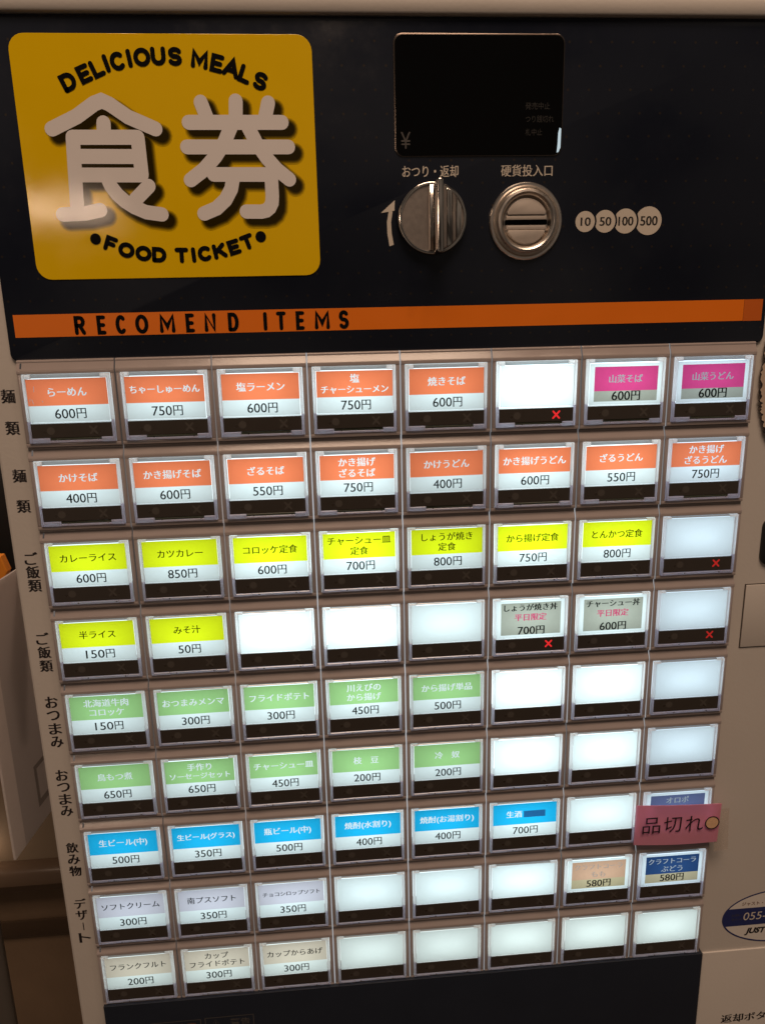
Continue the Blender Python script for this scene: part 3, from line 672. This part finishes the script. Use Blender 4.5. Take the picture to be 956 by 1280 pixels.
# category captions down the left edge
for txt_, zt, zb_ in (('麺　類', 154.6, 135.1), ('麺　類', 120.4, 100.8), ('ご飯類', 83.0, 63.8), ('ご飯類', 44.8, 24.4), ('おつまみ', 12.8, -14.8), ('おつまみ', -26.0, -52.2), ('飲み物', -66.4, -86.5), ('デザート', -99.0, -126.4)):
    m = MB(); n_ = len(txt_); p = (zt - zb_) / n_
    for i, ch in enumerate(txt_):
        if ch == '　': continue
        if txt_[0] == '麺': zc = zt - 3.1 if i == 0 else zb_ + 2.9
        else: zc = zt - p * (i + 0.5)
        dx = 0.25 * (i - n_ / 2)
        if ch == 'ー': m.text(ch, -165.8, zc, BF - 0.08, 1, 'ink', width=4.6, height=0.55, rot=-math.pi / 2)
        else: m.text(ch, -165.9, zc, BF - 0.08, 1, 'ink', width=5.5, height=5.8 if ch not in 'つ' else 4.8, fat=0.22)
    part(m, 'category_caption', label='black category lettering %s beside the buttons' % txt_.replace('　', ''))

# lower black panel and its warning boxes
lp = MB(); lp.slab([(-159.5, -420), (161.2, -420), (160.9, -161.2), (-159.5, -161.6)], -0.8, 4.9, 'lower_black', 0.3)
low = part(lp, 'lower_panel', smooth=True)
for x0, x1, zt, s_ in ((-136.8, -110.9, -174.6, '注意'), (-108.9, -83.4, -174.2, '警告')):
    m = MB(); m.outline(x0, x1, zt - 20, zt, 0.45, -0.88, 'grey_print')
    m.text(s_, x0 + 18.2, zt - 3.9, -0.88, 1, 'grey_print' if s_ == '警告' else 'brown_print', width=10.5, height=4.2, bold=0.02)
    m.text('⚠', x0 + 5.6, zt - 3.9, -0.88, 1, 'grey_print', width=5.0, height=4.4)
    pivot_sub(m, 'warning_box', low)
# right-hand side of the front
rp = MB(); rp.slab([(163.9, -600), (258, -600), (258, -166.0), (163.9, -166.0)], BF - 1.0, BF - 0.02, 'body_paint', 0.5); part(rp, 'return_panel', smooth=True)
m = MB(); m.text('返却ボタン', 178.6, -212.9, BF - 1.08, 5.6, 'ink', align='L', width=33.5, height=5.8, fat=.2); part(m, 'caption', label='black caption 返却ボタン at the lower right')
ad = MB(); ad.box(167.3, 245, 17.0, 50.6, BF - 0.15, BF - 0.02, 'gap_dark'); ad.box(167.8, 244.5, 17.5, 50.1, BF - 0.65, BF - 0.16, 'body_paint', 0.3); part(ad, 'access_door', smooth=True)
bs = MB(); bs.slab(rr(173.0, 250, 60, 84, 5), BF - 1.6, BF - 0.02, 'black_plastic', 0.8); bs.slab(rr(175.6, 247, 63, 81, 4), BF - 1.75, BF - 1.5, 'dark_metal', 0.2); bs.slab(rr(180, 240, 70, 74, 1), BF - 1.9, BF - 1.7, 'slot_black'); part(bs, 'bill_slot', smooth=True)
ov = MB(); OXC, OZC, OA, OB = 206.5, -145.3, 33.0, 17.3
ov.face([(OXC + OA * math.cos(2 * math.pi * k / 72), BF - 0.10, OZC + OB * math.sin(2 * math.pi * k / 72)) for k in range(72)], 'oval_white')
bandp = []
f = lambda z: OA * math.sqrt(max(0, 1 - ((z - OZC) / OB) ** 2))
zz = [-150.3 + 11.3 * k / 12 for k in range(13)]
ov.face([(OXC + f(z), BF - 0.14, z) for z in zz] + [(OXC - f(z), BF - 0.14, z) for z in zz[::-1]], 'navy_print')
ov.ringf(OXC, OZC, OA, OB, 0.85, BF - 0.17, 'navy_print')
ov.text('055-', 185.7, -144.4, BF - 0.2, 1, 'cream_print', height=5.0, width=13.0, align='L', shear=0.12)
ov.text('ジャスト・ストア', 184.0, -136.2, BF - 0.2, 1, 'brown_print', height=2.3, width=21, align='L', bold=0.01)
ov.text('JUST', 187.8, -154.6, BF - 0.2, 1, 'ink', height=4.9, width=11.3, align='L', shear=0.28, bold=0.05)
ov.text('お問い', 181.8, -143.3, BF - 0.2, 1, 'grey_print', height=1.5, width=6.2); ov.text('合わせ', 181.9, -145.9, BF - 0.2, 1, 'grey_print', height=1.5, width=6.2)
part(ov, 'oval_sticker', label='oval white sticker with a navy band reading 055-')

# ------------------------------------------------------------------ things stuck on the machine
rg = MB(); rnd = random.Random(11)
edge = [(164.9, 168.0), (164.7, 161.0), (164.4, 155.5), (163.8, 150.1), (164.1, 144.5), (164.4, 139.9), (165.2, 136.0), (166.2, 133.0), (167.0, 129.4), (168.4, 125.0), (170.6, 121.8), (175, 119.5), (190, 118.0), (214, 117.5)]
dense = []
for (xa, za), (xb, zb_) in zip(edge, edge[1:]):
    for k in range(5): t_ = k / 5; dense.append((xa + (xb - xa) * t_, za + (zb_ - za) * t_))
dense.append(edge[-1])
dense = [(x + rnd.uniform(-.45, .45), z + rnd.uniform(-.3, .3)) for x, z in dense]
rg.slab(dense + [(214, 168)], 3.4, 3.9, 'notice_paper', side_m='ink')
inner = [(x + max(0.1, 0.35 + rnd.uniform(-.5, .8)), z + rnd.uniform(.0, .4)) for x, z in dense]
for i in range(len(dense) - 1):
    rg.face([(dense[i][0], 3.32, dense[i][1]), (dense[i + 1][0], 3.32, dense[i + 1][1]), (inner[i + 1][0], 3.32, inner[i + 1][1]), (inner[i][0], 3.32, inner[i][1])], 'ink')
rg.text('大', 176, 147, 3.3, 1, 'red_print', width=14, height=14, bold=.02)
rg.box(175, 205, 135, 150, 3.89, 4.95, 'notice_paper')
tag(rg.build('torn_notice'), 'torn brown notice with a ragged black edge stuck at the right rim of the machine', 'notice')

pn = MB()
A, B, C_, D = (117.2, -64.0), (162.4, -66.3), (161.8, -88.9), (116.9, -87.2)
N_ = 14
def pq(u, v, off=0.0):
    x = (A[0] * (1 - u) + B[0] * u) * (1 - v) + (D[0] * (1 - u) + C_[0] * u) * v; z = (A[1] * (1 - u) + B[1] * u) * (1 - v) + (D[1] * (1 - u) + C_[1] * u) * v
    return (x, -2.2 - 1.0 * math.sin(math.pi * u) * (0.5 + 0.5 * v) + off, z)
for k in range(N_):
    u0, u1 = k / N_, (k + 1) / N_
    for o_ in (0, 0.3): pn.face([pq(u0, 1, o_), pq(u1, 1, o_), pq(u1, 0, o_), pq(u0, 0, o_)], 'pink_film')
    for v in (0, 1): pn.face([pq(u0, v), pq(u1, v), pq(u1, v, .3), pq(u0, v, .3)], 'pink_film')
for ch, x, z, wd, hh in (('品', 125.1, -75.4, 9.4, 9.4), ('切', 136.4, -75.6, 9.4, 9.2), ('れ', 147.9, -75.8, 9.4, 9.0)): pn.text(ch, x, z, -3.55, 1, 'ink', width=wd, height=hh)
pn.ringf(157.6, -76.5, 3.9, 3.9, 0.65, -3.3, 'ink', 32); pn.disc(157.6, -76.5, 3.25, -3.28, 'tan_dot')
note = pn.build('sold_out_note'); tag(note, 'pink sold out slip reading 品切れ taped over a button at right', 'note')
tp = MB(); tp.slab([(160.5, -95.0), (168.4, -94.4), (166.8, -69.6), (160.5, -69.4)], -1.9, -1.8, 'clear_tape')
tp_o = tp.build('tape', note); tp_o.location = (0, 0, 0)
for v in tp_o.data.vertices: v.co.z += H * S
